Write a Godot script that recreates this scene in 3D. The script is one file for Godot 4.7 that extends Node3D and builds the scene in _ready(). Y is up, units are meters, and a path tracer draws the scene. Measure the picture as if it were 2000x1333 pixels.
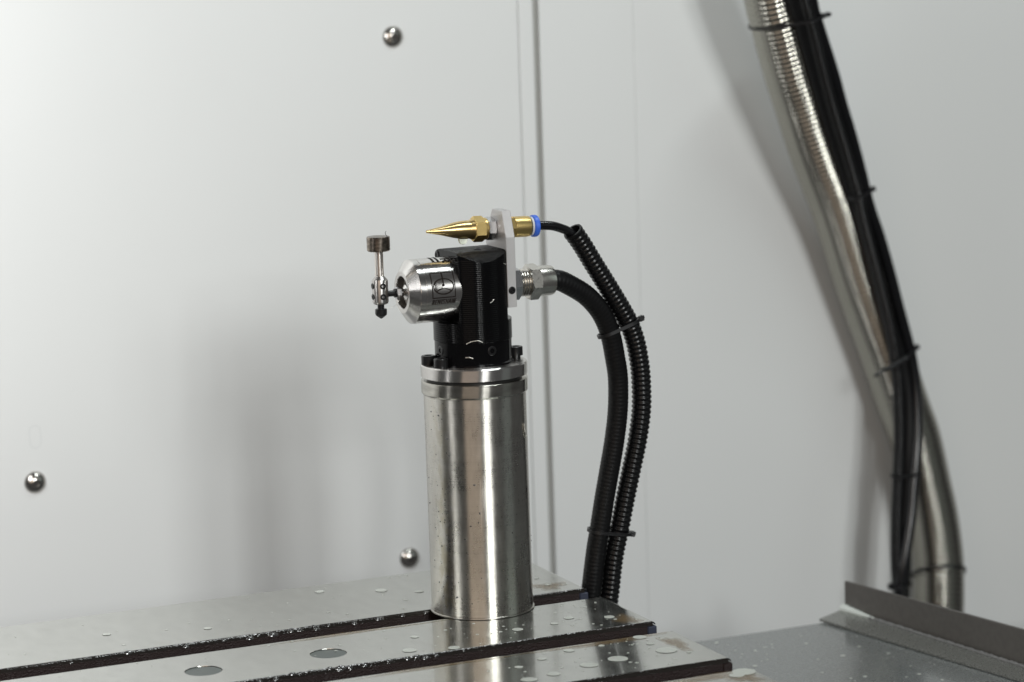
extends Node3D

var used := {}
var rng := RandomNumberGenerator.new()
var M := {}


func _ready() -> void:
	rng.seed = 20417
	camera_and_light()
	make_materials()
	wall()
	table()
	deck()
	tool_setter()
	hoses()
	conduit()
	small_things()


# ---------------------------------------------------------------- camera, light

func camera_and_light() -> void:
	var cam := Camera3D.new()
	cam.name = "camera"
	var at := CameraAttributesPhysical.new()
	at.frustum_focal_length = 102.0
	at.frustum_focus_distance = 1.80
	at.exposure_aperture = 7.5
	cam.attributes = at
	cam.keep_aspect = Camera3D.KEEP_HEIGHT
	cam.fov = 13.427
	cam.near = 0.05
	cam.far = 40.0
	cam.transform = Transform3D(Basis(Vector3(0.91533, -0.03316, 0.40135), Vector3(0.09197, 0.98748, -0.12817), Vector3(-0.39207, 0.15423, 0.90691)), Vector3(-0.69119, 0.45199, 1.66044))
	add_child(cam)
	cam.current = true

	var e := Environment.new()
	e.background_mode = Environment.BG_COLOR
	e.background_color = Color(0.06, 0.06, 0.06).linear_to_srgb()
	e.tonemap_mode = Environment.TONE_MAPPER_LINEAR
	e.tonemap_exposure = 1.24
	e.sdfgi_enabled = true
	e.ssao_enabled = true
	e.ssil_enabled = true
	var we := WorldEnvironment.new()
	we.name = "environment"
	we.environment = e
	add_child(we)

	# machine work lights to the right of the camera, the warm room behind it, a strip overhead
	lamp("work_lamp_light", Vector3(-0.16, 1.70, 4.9), Vector3(0.05, 0.10, -0.2), Vector2(0.38, 1.15), 5.6, Color(0.99, 1.0, 0.995))
	lamp("work_lamp_light", Vector3(0.45, 1.70, 4.9), Vector3(0.05, 0.10, -0.2), Vector2(0.46, 1.15), 4.0, Color(0.99, 1.0, 0.995))
	lamp("overhead_light", Vector3(0.32, 1.15, 0.15), Vector3(0.2, 0.0, -0.12), Vector2(0.50, 0.06), 0.32, Color(0.97, 1.0, 1.0))
	lamp("left_light", Vector3(-0.62, 0.50, 0.05), Vector3(-0.60, 0.40, -0.40), Vector2(0.30, 0.5), 0.34, Color(1.0, 1.0, 1.0))
	lamp("room_light", Vector3(-1.25, 0.95, 2.05), Vector3(0.0, 0.15, -0.1), Vector2(1.6, 1.5), 0.74, Color(1.0, 0.91, 0.83))
	lamp("window_light", Vector3(1.55, 0.80, 1.25), Vector3(0.1, 0.10, -0.2), Vector2(0.8, 1.1), 0.10, Color(0.93, 1.0, 0.98))


func lamp(called: String, from: Vector3, to: Vector3, size: Vector2, energy: float, color: Color) -> void:
	var l := AreaLight3D.new()
	l.name = called
	l.area_size = size
	l.light_energy = energy
	l.light_color = color
	l.area_range = 8.0
	l.area_attenuation = 2.0
	l.shadow_enabled = true
	l.transform = Transform3D(Basis.looking_at(to - from, Vector3.UP), from)
	add_child(l, true)


# ---------------------------------------------------------------- materials

func mat(called: String, lin: Color, rough: float, metal := 0.0, spec := 0.5) -> StandardMaterial3D:
	var m := StandardMaterial3D.new()
	m.resource_name = called
	m.albedo_color = lin.linear_to_srgb()
	m.roughness = rough
	m.metallic = metal
	m.metallic_specular = spec
	M[called] = m
	return m


func turned(m: StandardMaterial3D, amount: float) -> void:   # lathe marks run round the part
	m.anisotropy_enabled = true
	m.anisotropy = amount


func noise_tex(freq: float, octaves: int, lo: float, hi: float, sd: int, w := 512, h := 512) -> Texture2D:
	var n := FastNoiseLite.new()
	n.noise_type = FastNoiseLite.TYPE_SIMPLEX_SMOOTH
	n.seed = sd
	n.frequency = freq
	n.fractal_octaves = octaves
	var t := NoiseTexture2D.new()
	t.noise = n
	t.width = w
	t.height = h
	t.seamless = true
	var g := Gradient.new()
	g.set_color(0, Color(lo, lo, lo))
	g.set_color(1, Color(hi, hi, hi))
	t.color_ramp = g
	return t


func stroke(im: Image, a: Vector2, b: Vector2, c: Color, bend := 0.0) -> void:
	var n := int(a.distance_to(b)) + 1
	var side := (b - a).orthogonal().normalized() * bend
	for i in n:
		var t := float(i) / n
		var p := a.lerp(b, t) + side * sin(t * PI)
		var x := posmod(int(p.x), im.get_width())
		var y := clampi(int(p.y), 0, im.get_height() - 1)
		im.set_pixel(x, y, im.get_pixel(x, y).lerp(c, c.a))


func tube_textures() -> Array:
	# u runs round the tube, v up it: fine turning marks, scratches, coolant stain on the side away from the light
	var W := 1024
	var H := 768
	var col := Image.create(W, H, false, Image.FORMAT_RGB8)
	var rou := Image.create(W, H, false, Image.FORMAT_RGB8)
	var n := FastNoiseLite.new()
	n.seed = 5
	n.frequency = 0.012
	n.fractal_octaves = 4
	var n2 := FastNoiseLite.new()
	n2.seed = 9
	n2.frequency = 0.09
	for y in H:
		var ring := rng.randf_range(-0.016, 0.016)
		for x in W:
			var a := float(x) / W * TAU
			var cx := cos(a) * 163.0
			var cz := sin(a) * 163.0
			var big := n.get_noise_3d(cx, y * 0.6, cz)
			var fine := n2.get_noise_3d(cx, y * 0.25, cz)
			var b := 0.80 + ring + 0.04 * big + 0.03 * fine
			var c := Color(b, b * 0.99, b * 0.965)
			var r := 0.30 + 0.07 * big + 0.04 * fine + ring
			var lower := clampf((float(y) / H - 0.25) * 1.6, 0.0, 1.0)
			var where := maxf(0.0, 1.0 - absf(wrapf(a - 2.72, -PI, PI)) / 0.30) + 0.6 * maxf(0.0, 1.0 - absf(wrapf(a - 0.32, -PI, PI)) / 0.3)
			var st := clampf((n.get_noise_3d(cx * 2.5, y * 1.5, cz * 2.5 + 300.0) + 0.12) * 2.6, 0.0, 1.0) * where * (0.35 + 0.65 * lower)
			c = c.lerp(Color(0.55, 0.50, 0.36), 0.5 * st)
			r = lerpf(r, 0.36, st)
			if fine > 0.72:
				c = c.darkened(0.12)
			col.set_pixel(x, y, c)
			rou.set_pixel(x, y, Color(r, r, r))
	for i in 420:
		var p := Vector2(rng.randf() * W, rng.randf() * H)
		var d := Vector2.from_angle(rng.randf() * TAU) * rng.randf_range(6.0, 40.0)
		var lightish := rng.randf() < 0.6
		stroke(col, p, p + d, Color(0.97, 0.97, 0.95, 0.32) if lightish else Color(0.5, 0.49, 0.47, 0.25), rng.randf_range(-5, 5))
		if i % 4 == 0:
			stroke(rou, p, p + d, Color(0.45, 0.45, 0.45, 0.4), 0.0)
	for i in 11:
		var p := Vector2(294.0 + i * 1.9, 205.0 + rng.randf() * 60.0)
		stroke(col, p, p + Vector2(6, rng.randf_range(40, 120)), Color(0.98, 0.97, 0.95, 0.8))
		stroke(rou, p, p + Vector2(6, 90), Color(0.6, 0.6, 0.6, 0.6))
	return [ImageTexture.create_from_image(col), ImageTexture.create_from_image(rou)]


func weave() -> Texture2D:   # one repeat of a wire braid: two sets of strands crossing over and under
	var im := Image.create(64, 64, false, Image.FORMAT_RGB8)
	for y in 64:
		for x in 64:
			var p := (x + y) / 64.0
			var q := (x - y) / 64.0
			var a := absf(sin(p * PI)) * (0.6 + 0.4 * sin(q * TAU))
			var b := absf(sin(q * PI)) * (0.6 - 0.4 * sin(p * TAU))
			var h := maxf(a, b)
			im.set_pixel(x, y, Color(h, h, h))
	return ImageTexture.create_from_image(im)


func make_materials() -> void:
	var m := mat("wall_paint", Color(0.718, 0.731, 0.726), 0.34)
	m.roughness_texture = noise_tex(0.006, 4, 0.82, 1.15, 31)
	m.uv1_triplanar = true
	m.uv1_world_triplanar = true
	m.uv1_scale = Vector3(1.6, 1.6, 1.6)
	mat("wall_gap", Color(0.42, 0.42, 0.40), 0.6)
	mat("wall_gap_line", Color(0.60, 0.62, 0.62), 0.5)
	m = mat("screw_steel", Color(0.50, 0.48, 0.45), 0.22, 1.0)
	mat("socket_dark", Color(0.03, 0.03, 0.03), 0.45, 0.6)

	m = mat("table_steel", Color(0.61, 0.615, 0.58), 1.0, 1.0)
	m.roughness_texture = noise_tex(0.012, 4, 0.17, 0.26, 12)
	m.albedo_texture = noise_tex(0.02, 4, 0.94, 1.0, 13)
	m.uv1_scale = Vector3(2.0, 1.0, 1.0)
	m.anisotropy_enabled = true
	m.anisotropy = -0.75
	m.clearcoat_enabled = true
	m.clearcoat = 0.5
	m.clearcoat_roughness = 0.04
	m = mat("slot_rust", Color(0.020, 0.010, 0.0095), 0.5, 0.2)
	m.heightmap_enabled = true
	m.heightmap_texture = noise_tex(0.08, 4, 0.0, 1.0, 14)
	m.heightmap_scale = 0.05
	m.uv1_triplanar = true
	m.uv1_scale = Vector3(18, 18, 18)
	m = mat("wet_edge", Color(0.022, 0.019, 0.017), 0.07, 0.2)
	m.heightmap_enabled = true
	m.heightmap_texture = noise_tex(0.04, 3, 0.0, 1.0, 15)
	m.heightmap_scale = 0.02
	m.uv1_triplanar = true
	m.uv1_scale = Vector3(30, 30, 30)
	m = mat("coolant_film", Color(0.30, 0.19, 0.07), 0.30)
	m.transparency = BaseMaterial3D.TRANSPARENCY_ALPHA
	m.albedo_color.a = 0.16
	mat("blue_paint", Color(0.035, 0.042, 0.07), 0.5)
	mat("table_base", Color(0.03, 0.028, 0.027), 0.6, 0.3)
	m = mat("bead", Color(0.05, 0.05, 0.05), 0.03, 0.0, 1.0)
	M.bead.clearcoat_enabled = true
	M.bead.clearcoat_roughness = 0.02
	m = mat("dried_coolant", Color(0.57, 0.595, 0.55), 0.35)
	m = mat("puddle", Color(0.085, 0.105, 0.10), 0.30, 0.0, 0.4)
	m = mat("water", Color(1, 1, 1), 0.0)
	m.refraction_enabled = true
	m.refraction_scale = 0.033
	m.transparency = BaseMaterial3D.TRANSPARENCY_ALPHA
	m.albedo_color = Color(0.98, 0.99, 0.93, 0.03)

	m = mat("deck_paint", Color(0.15, 0.162, 0.162), 1.0)
	m.roughness_texture = noise_tex(0.05, 4, 0.22, 0.36, 41)
	m.uv1_triplanar = true
	m.uv1_scale = Vector3(9, 9, 9)
	m.clearcoat_enabled = true
	m.clearcoat = 0.7
	m.clearcoat_roughness = 0.1
	m = mat("bracket_steel", Color(0.165, 0.155, 0.145), 0.42, 0.4)
	m.albedo_texture = noise_tex(0.03, 4, 0.90, 1.0, 42)
	m.uv1_triplanar = true
	m.uv1_scale = Vector3(9, 9, 9)
	m = mat("bracket_base", Color(0.25, 0.255, 0.24), 0.28, 0.5)
	m.roughness_texture = noise_tex(0.08, 4, 0.6, 1.5, 43)
	m.uv1_triplanar = true
	m.uv1_scale = Vector3(9, 9, 9)
	mat("sealant", Color(0.62, 0.66, 0.63), 0.4)
	m = mat("bead_grey", Color(0.30, 0.30, 0.30), 0.55)
	m.albedo_texture = noise_tex(0.12, 3, 0.6, 1.0, 44)
	m.uv1_triplanar = true
	m.uv1_scale = Vector3(15, 15, 15)

	var tt := tube_textures()
	m = mat("tube_steel", Color(0.95, 0.94, 0.92), 1.0, 1.0)
	m.albedo_texture = tt[0]
	m.roughness_texture = tt[1]
	turned(m, -0.95)
	m = mat("turned_steel", Color(0.62, 0.60, 0.58), 0.25, 1.0)
	turned(m, -0.95)
	m = mat("flange_stained", Color(0.60, 0.58, 0.53), 0.23, 1.0)
	m.albedo_texture = noise_tex(0.02, 4, 0.80, 1.0, 51)
	turned(m, -0.95)
	m = mat("probe_steel", Color(0.66, 0.645, 0.625), 0.22, 1.0)
	turned(m, -0.8)
	m = mat("pin_steel", Color(0.66, 0.62, 0.58), 0.30, 1.0)
	turned(m, -0.9)
	m = mat("disc_steel", Color(0.34, 0.29, 0.24), 0.30, 1.0)
	m.albedo_texture = noise_tex(0.02, 4, 0.55, 1.0, 52)
	turned(m, -0.5)
	m = mat("holder_steel", Color(0.46, 0.445, 0.43), 0.30, 1.0)
	turned(m, -0.6)
	mat("nose_bore", Color(0.27, 0.255, 0.24), 0.40, 0.9)
	mat("bore_dark", Color(0.10, 0.095, 0.09), 0.35, 0.9)
	mat("engraving", Color(0.018, 0.014, 0.012), 0.8, 0.0, 0.2)
	m = mat("black_print", Color(0.004, 0.004, 0.0045), 0.13, 0.0, 0.24)
	m = mat("black_print_top", Color(0.004, 0.004, 0.0045), 0.20, 0.0, 0.42)
	m.heightmap_enabled = true
	m.heightmap_texture = noise_tex(0.16, 2, 0.0, 1.0, 61)
	m.heightmap_scale = 0.06
	m.uv1_triplanar = true
	m.uv1_scale = Vector3(28, 28, 28)
	m = mat("black_smooth", Color(0.004, 0.004, 0.0045), 0.12, 0.0, 0.28)
	m = mat("black_oxide", Color(0.016, 0.016, 0.017), 0.30, 0.3)
	m = mat("anodised", Color(0.66, 0.65, 0.65), 0.46, 0.6)
	m.albedo_texture = noise_tex(0.18, 3, 0.86, 1.0, 53)
	m.heightmap_enabled = true
	m.heightmap_texture = noise_tex(0.2, 3, 0.0, 1.0, 54)
	m.heightmap_scale = 0.008
	m.uv1_triplanar = true
	m.uv1_scale = Vector3(30, 30, 30)
	m = mat("brass_turned", Color(0.70, 0.52, 0.24), 0.33, 1.0)
	turned(m, -0.7)
	m = mat("brass", Color(0.68, 0.50, 0.20), 0.34, 1.0)
	m.heightmap_enabled = true
	m.heightmap_texture = noise_tex(0.05, 3, 0.0, 1.0, 55)
	m.heightmap_scale = 0.005
	m.uv1_triplanar = true
	m.uv1_scale = Vector3(30, 30, 30)
	m = mat("nickel", Color(0.60, 0.58, 0.54), 0.26, 1.0)
	m.roughness_texture = noise_tex(0.03, 4, 0.6, 1.6, 56)
	m.uv1_triplanar = true
	m.uv1_scale = Vector3(25, 25, 25)
	mat("zinc_nut", Color(0.54, 0.54, 0.55), 0.24, 1.0)
	mat("blue_plastic", Color(0.05, 0.16, 0.75), 0.4)
	mat("white_plastic", Color(0.7, 0.7, 0.68), 0.4)
	mat("black_rubber", Color(0.006, 0.006, 0.0065), 0.42, 0.0, 0.35)
	mat("black_loom", Color(0.005, 0.005, 0.0055), 0.26, 0.0, 0.4)
	mat("black_tube", Color(0.006, 0.006, 0.007), 0.2, 0.0, 0.45)
	mat("tie_nylon", Color(0.008, 0.008, 0.009), 0.35)
	m = mat("conduit_steel", Color(0.35, 0.34, 0.30), 0.20, 1.0)
	m.heightmap_enabled = true
	m.heightmap_texture = weave()
	m.heightmap_scale = 0.018
	m.uv1_scale = Vector3(22, 230, 1)
	mat("chip_metal", Color(0.75, 0.73, 0.68), 0.3, 0.9)


# ---------------------------------------------------------------- naming and tagging

func numbered(called: String) -> String:
	used[called] = used.get(called, -1) + 1
	return called if used[called] == 0 else "%s_%03d" % [called, used[called]]


func thing(called: String, label: String, category: String, at := Vector3.ZERO, group := "") -> Node3D:
	var o := Node3D.new()
	o.name = numbered(called)
	o.position = at
	tag(o, label, category, group)
	add_child(o)
	return o


func tag(o: Node3D, label: String, category: String, group := "") -> void:
	o.set_meta("label", label)
	o.set_meta("category", category)
	if group:
		o.set_meta("group", group)


func structure(called: String, label: String) -> Node3D:
	var o := Node3D.new()
	o.name = numbered(called)
	o.set_meta("kind", "structure")
	o.set_meta("label", label)
	add_child(o)
	return o


func part(parent: Node3D, called: String, mesh: Mesh, m: String, t := Transform3D(), label := "") -> MeshInstance3D:
	var o := MeshInstance3D.new()
	var n := called
	var k := 0
	while parent.has_node(n):
		k += 1
		n = "%s_%03d" % [called, k]
	o.name = n
	o.mesh = mesh
	if m:
		o.material_override = M[m]
	o.transform = t
	if label:
		o.set_meta("label", label)
	parent.add_child(o, true)
	return o


func lone(called: String, mesh: Mesh, m: String, label: String, category: String, t := Transform3D(), group := "") -> MeshInstance3D:
	var o := MeshInstance3D.new()
	o.name = numbered(called)
	o.mesh = mesh
	o.material_override = M[m]
	o.transform = t
	tag(o, label, category, group)
	add_child(o)
	return o


# ---------------------------------------------------------------- shapes

func begin() -> SurfaceTool:
	var st := SurfaceTool.new()
	st.begin(Mesh.PRIMITIVE_TRIANGLES)
	return st


func done(st: SurfaceTool, into: ArrayMesh = null) -> ArrayMesh:
	st.index()
	st.generate_normals()
	return st.commit(into) if into else st.commit()


func quad(st: SurfaceTool, p: Array, uv: Array = []) -> void:   # corners counter-clockwise as seen from outside
	for k in [0, 2, 1, 0, 3, 2]:
		if uv.size():
			st.set_uv(uv[k])
		st.add_vertex(p[k])


func face(st: SurfaceTool, p: Array, middle: Vector3) -> void:  # a flat face of a convex body round «middle»
	var c := Vector3.ZERO
	for v in p:
		c += v
	c /= p.size()
	var n := Vector3.ZERO
	for i in range(1, p.size() - 1):
		n += (p[i] - p[0]).cross(p[i + 1] - p[0])
	var q := p.duplicate()
	if n.dot(c - middle) < 0:
		q.reverse()
	st.set_smooth_group(-1)
	for i in range(1, q.size() - 1):
		for v in [q[0], q[i + 1], q[i]]:
			st.set_uv(Vector2(v.x, v.z))
			st.add_vertex(v)


func chamfer_box(st: SurfaceTool, lo: Vector3, hi: Vector3, c: float) -> void:
	var mid := (lo + hi) / 2
	var h := (hi - lo) / 2
	var at := func(sx: int, sy: int, sz: int, flush: int) -> Vector3:
		var v := Vector3(h.x * sx, h.y * sy, h.z * sz)
		for a in 3:
			if a != flush:
				v[a] -= c * signf(v[a])
		return mid + v
	for a in 3:
		var b := (a + 1) % 3
		var d := (a + 2) % 3
		for s in [-1, 1]:
			var pts := []
			for k in [[-1, -1], [1, -1], [1, 1], [-1, 1]]:
				var sg := [0, 0, 0]
				sg[a] = s
				sg[b] = k[0]
				sg[d] = k[1]
				pts.append(at.call(sg[0], sg[1], sg[2], a))
			face(st, pts, mid)
			for s2 in [-1, 1]:
				var e := []
				for k in [[-1, a], [1, a], [1, b], [-1, b]]:
					var sg := [0, 0, 0]
					sg[a] = s
					sg[b] = s2
					sg[d] = k[0]
					e.append(at.call(sg[0], sg[1], sg[2], k[1]))
				face(st, e, mid)
	for sx in [-1, 1]:
		for sy in [-1, 1]:
			for sz in [-1, 1]:
				face(st, [at.call(sx, sy, sz, 0), at.call(sx, sy, sz, 1), at.call(sx, sy, sz, 2)], mid)


func box(lo: Vector3, hi: Vector3, c := 0.0003) -> ArrayMesh:
	var st := begin()
	chamfer_box(st, lo, hi, c)
	return done(st)


func prism_x(outline: PackedVector2Array, x0: float, x1: float, c: float) -> ArrayMesh:  # outline in (z, y), convex
	var st := begin()
	var mid := Vector3.ZERO
	for p in outline:
		mid += Vector3(0, p.y, p.x) / outline.size()
	mid.x = (x0 + x1) / 2
	var small: PackedVector2Array = Geometry2D.offset_polygon(outline, -c)[0]
	var a := []
	var b := []
	for p in small:
		a.append(Vector3(x0, p.y, p.x))
		b.append(Vector3(x1, p.y, p.x))
	face(st, a, mid)
	face(st, b, mid)
	var n := outline.size()
	for i in n:
		var j := (i + 1) % n
		var pi := outline[i]
		var pj := outline[j]
		face(st, [Vector3(x0 + c, pi.y, pi.x), Vector3(x0 + c, pj.y, pj.x), Vector3(x1 - c, pj.y, pj.x), Vector3(x1 - c, pi.y, pi.x)], mid)
		var si := nearest(small, pi)
		var sj := nearest(small, pj)
		face(st, [Vector3(x0 + c, pi.y, pi.x), Vector3(x0 + c, pj.y, pj.x), Vector3(x0, sj.y, sj.x), Vector3(x0, si.y, si.x)], mid)
		face(st, [Vector3(x1 - c, pi.y, pi.x), Vector3(x1 - c, pj.y, pj.x), Vector3(x1, sj.y, sj.x), Vector3(x1, si.y, si.x)], mid)
	return done(st)


func nearest(poly: PackedVector2Array, p: Vector2) -> Vector2:
	var best := poly[0]
	for q in poly:
		if q.distance_squared_to(p) < best.distance_squared_to(p):
			best = q
	return best


func lathe_into(st: SurfaceTool, prof: Array, seg := 48, v_scale := 1.0) -> void:
	# prof: Vector2(radius, height) from the bottom up on the outside; corners over 26 degrees stay sharp
	var total := 0.0
	for i in prof.size() - 1:
		total += prof[i].distance_to(prof[i + 1])
	var run := 0.0
	var grp := 1
	for i in prof.size() - 1:
		var a: Vector2 = prof[i]
		var b: Vector2 = prof[i + 1]
		if i and absf((a - prof[i - 1]).angle_to(b - a)) > 0.30:
			grp += 1
		st.set_smooth_group(grp)
		var l := a.distance_to(b)
		var v0 := run / total * v_scale
		run += l
		var v1 := run / total * v_scale
		for k in seg:
			var t0 := TAU * k / seg
			var t1 := TAU * (k + 1) / seg
			var d0 := Vector3(cos(t0), 0, sin(t0))
			var d1 := Vector3(cos(t1), 0, sin(t1)) if k + 1 < seg else Vector3(1, 0, 0)
			var u0 := float(k) / seg
			var u1 := float(k + 1) / seg
			var p := [d1 * a.x + Vector3(0, a.y, 0), d0 * a.x + Vector3(0, a.y, 0), d0 * b.x + Vector3(0, b.y, 0), d1 * b.x + Vector3(0, b.y, 0)]
			var uv := [Vector2(u1, 1 - v0), Vector2(u0, 1 - v0), Vector2(u0, 1 - v1), Vector2(u1, 1 - v1)]
			if a.x < 1e-7:
				for q in [1, 3, 2]:
					st.set_uv(uv[q])
					st.add_vertex(p[q])
			elif b.x < 1e-7:
				for q in [0, 2, 1]:
					st.set_uv(uv[q])
					st.add_vertex(p[q])
			else:
				quad(st, p, uv)


func lathe(prof: Array, seg := 48) -> ArrayMesh:
	var st := begin()
	lathe_into(st, prof, seg)
	return done(st)


func hex_into(st: SurfaceTool, corner: float, h0: float, h1: float, bore := 0.0, cham := 0.12, turn := 0.0) -> void:
	# a hexagon whose corners are cut by a cone at both ends, as on a nut
	var ap := corner * cos(PI / 6)
	var rc := corner - (corner - ap) * 1.05
	var mid := Vector3(0, (h0 + h1) / 2, 0)
	var n := 48
	st.set_smooth_group(-1)
	for k in n:
		var ring := []
		for j in 2:
			var t := TAU * (k + j) / n
			var r := ap / cos(fposmod(t, PI / 3) - PI / 6)
			var drop := maxf(0.0, r - rc) * 0.6 + cham * 0.0
			var d := Vector3(cos(t + turn), 0, sin(t + turn))
			ring.append([d * bore + Vector3(0, h0, 0), d * rc + Vector3(0, h0, 0), d * r + Vector3(0, h0 + drop, 0), d * r + Vector3(0, h1 - drop, 0), d * rc + Vector3(0, h1, 0), d * bore + Vector3(0, h1, 0)])
		for i in 5:
			if (i == 0 or i == 4) and bore == 0.0:
				face(st, [ring[0][i], ring[1][i], ring[1][i + 1]] if i == 4 else [ring[0][i], ring[0][i + 1], ring[1][i + 1]], mid)
			else:
				quad(st, [ring[1][i], ring[0][i], ring[0][i + 1], ring[1][i + 1]])


func hexnut(corner: float, h0: float, h1: float, turn := 0.0) -> ArrayMesh:
	var st := begin()
	hex_into(st, corner, h0, h1, 0.0, 0.1, turn)
	return done(st)


func sweep(points: Array, radius: Callable, step: float, seg := 20, caps := true) -> ArrayMesh:
	# a tube along a smooth line through the points; radius(distance) gives its ribs
	var cv := Curve3D.new()
	cv.bake_interval = minf(step, 0.002)
	for i in points.size():
		var tan := Vector3.ZERO
		if i > 0 and i < points.size() - 1:
			tan = (points[i + 1] - points[i - 1]) / 6.0
		elif i == 0:
			tan = (points[1] - points[0]) / 4.0
		else:
			tan = (points[i] - points[i - 1]) / 4.0
		cv.add_point(points[i], -tan, tan)
	var L := cv.get_baked_length()
	var n := int(L / step)
	var st := begin()
	st.set_smooth_group(1)
	var prev := []
	var up := Vector3(0, 0, 1)
	for i in n + 1:
		var s := L * i / n
		var p := cv.sample_baked(s, true)
		var d := (cv.sample_baked(minf(s + 0.002, L), true) - cv.sample_baked(maxf(s - 0.002, 0), true)).normalized()
		var x := (up - d * up.dot(d)).normalized()
		up = x
		var y := d.cross(x)
		var r: float = radius.call(s)
		var ring := []
		for k in seg:
			var t := TAU * k / seg
			ring.append(p + (x * cos(t) + y * sin(t)) * r)
		if i:
			for k in seg:
				var j := (k + 1) % seg
				quad(st, [prev[k], prev[j], ring[j], ring[k]], [Vector2(float(k) / seg, s), Vector2((k + 1.0) / seg, s), Vector2((k + 1.0) / seg, s), Vector2(float(k) / seg, s)])
		if caps and (i == 0 or i == n):
			st.set_smooth_group(-1)
			for k in seg:
				face(st, [p, ring[k], ring[(k + 1) % seg]], p + d * (0.01 if i == 0 else -0.01))
			st.set_smooth_group(1)
		prev = ring
	return done(st)


func along(from: Vector3, to: Vector3) -> Transform3D:   # local y runs from «from» towards «to»
	var y := (to - from).normalized()
	var x := y.cross(Vector3(0, 0, 1) if absf(y.z) < 0.9 else Vector3(0, 1, 0)).normalized()
	return Transform3D(Basis(x, y, x.cross(y)), from)


# ---------------------------------------------------------------- wall

func wall() -> void:
	var w := structure("back_wall", "white painted sheet metal wall of the machine enclosure")
	var z := -0.40
	var lo := -0.8
	var hi := 1.2
	part(w, "wall_panel", box(Vector3(-1.35, lo, z - 0.012), Vector3(0.2136, hi, z), 0.0006), "wall_paint")
	part(w, "wall_panel", box(Vector3(0.2142, lo, z - 0.012), Vector3(0.2266, hi, z), 0.0008), "wall_paint")
	part(w, "wall_panel", box(Vector3(0.2320, lo, z - 0.0125), Vector3(0.31285, hi, z - 0.0008), 0.0002), "wall_paint")
	part(w, "wall_panel", box(Vector3(0.3130, lo, z - 0.0125), Vector3(1.0, hi, z - 0.0008), 0.0002), "wall_paint")
	part(w, "backing_sheet", box(Vector3(-1.35, lo, z - 0.020), Vector3(1.0, hi, z - 0.007)), "wall_gap")
	# the faint outline of a filled slot
	var st := begin()
	st.set_smooth_group(1)
	var n := 40
	for k in n:
		var q := []
		for kk in [k, k + 1]:
			var t: float = TAU * kk / n
			for r in [0.0040, 0.0044]:
				q.append(Vector3(cos(t) * r, sin(t) * r + (0.0042 if sin(t) > 0 else -0.0042), 0))
		quad(st, [q[0], q[1], q[3], q[2]])
	part(w, "plugged_slot", done(st), "wall_gap_line", Transform3D(Basis(), Vector3(-0.1842, 0.066, z + 0.00006)))
	# dome: button head with a hexagon socket, built along +z
	var dome := []
	for i in 11:
		var a := lerpf(0.0, 1.02, i / 10.0)
		dome.append(Vector2(0.0082 * sin(1.12 - a * 0.80) / sin(1.12), 0.0002 + 0.0042 * (cos(1.12 - a * 0.80) - cos(1.12)) / (1 - cos(1.12))))
	dome.push_front(Vector2(0.0082, 0.0))
	dome.append(Vector2(0.0036, 0.0018))
	dome.append(Vector2(0.0, 0.0014))
	var head := lathe(dome, 40)
	var so := begin()
	hex_into(so, 0.0034, 0.0012, 0.0027, 0.0, 0.0)
	var sock := done(so)
	for p in [Vector2(0.1095, 0.3438), Vector2(-0.1862, 0.0321), Vector2(0.1064, -0.0614)]:
		var b := Basis(Vector3(1, 0, 0), PI / 2) * Basis(Vector3(0, 1, 0), rng.randf() * 1.0)
		var s := part(w, "button_head_screw", head, "screw_steel", Transform3D(b, Vector3(p.x, p.y, z)))
		part(s, "hex_socket", sock, "bore_dark")


# ---------------------------------------------------------------- table with T slots

const XE := 0.0763

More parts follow.
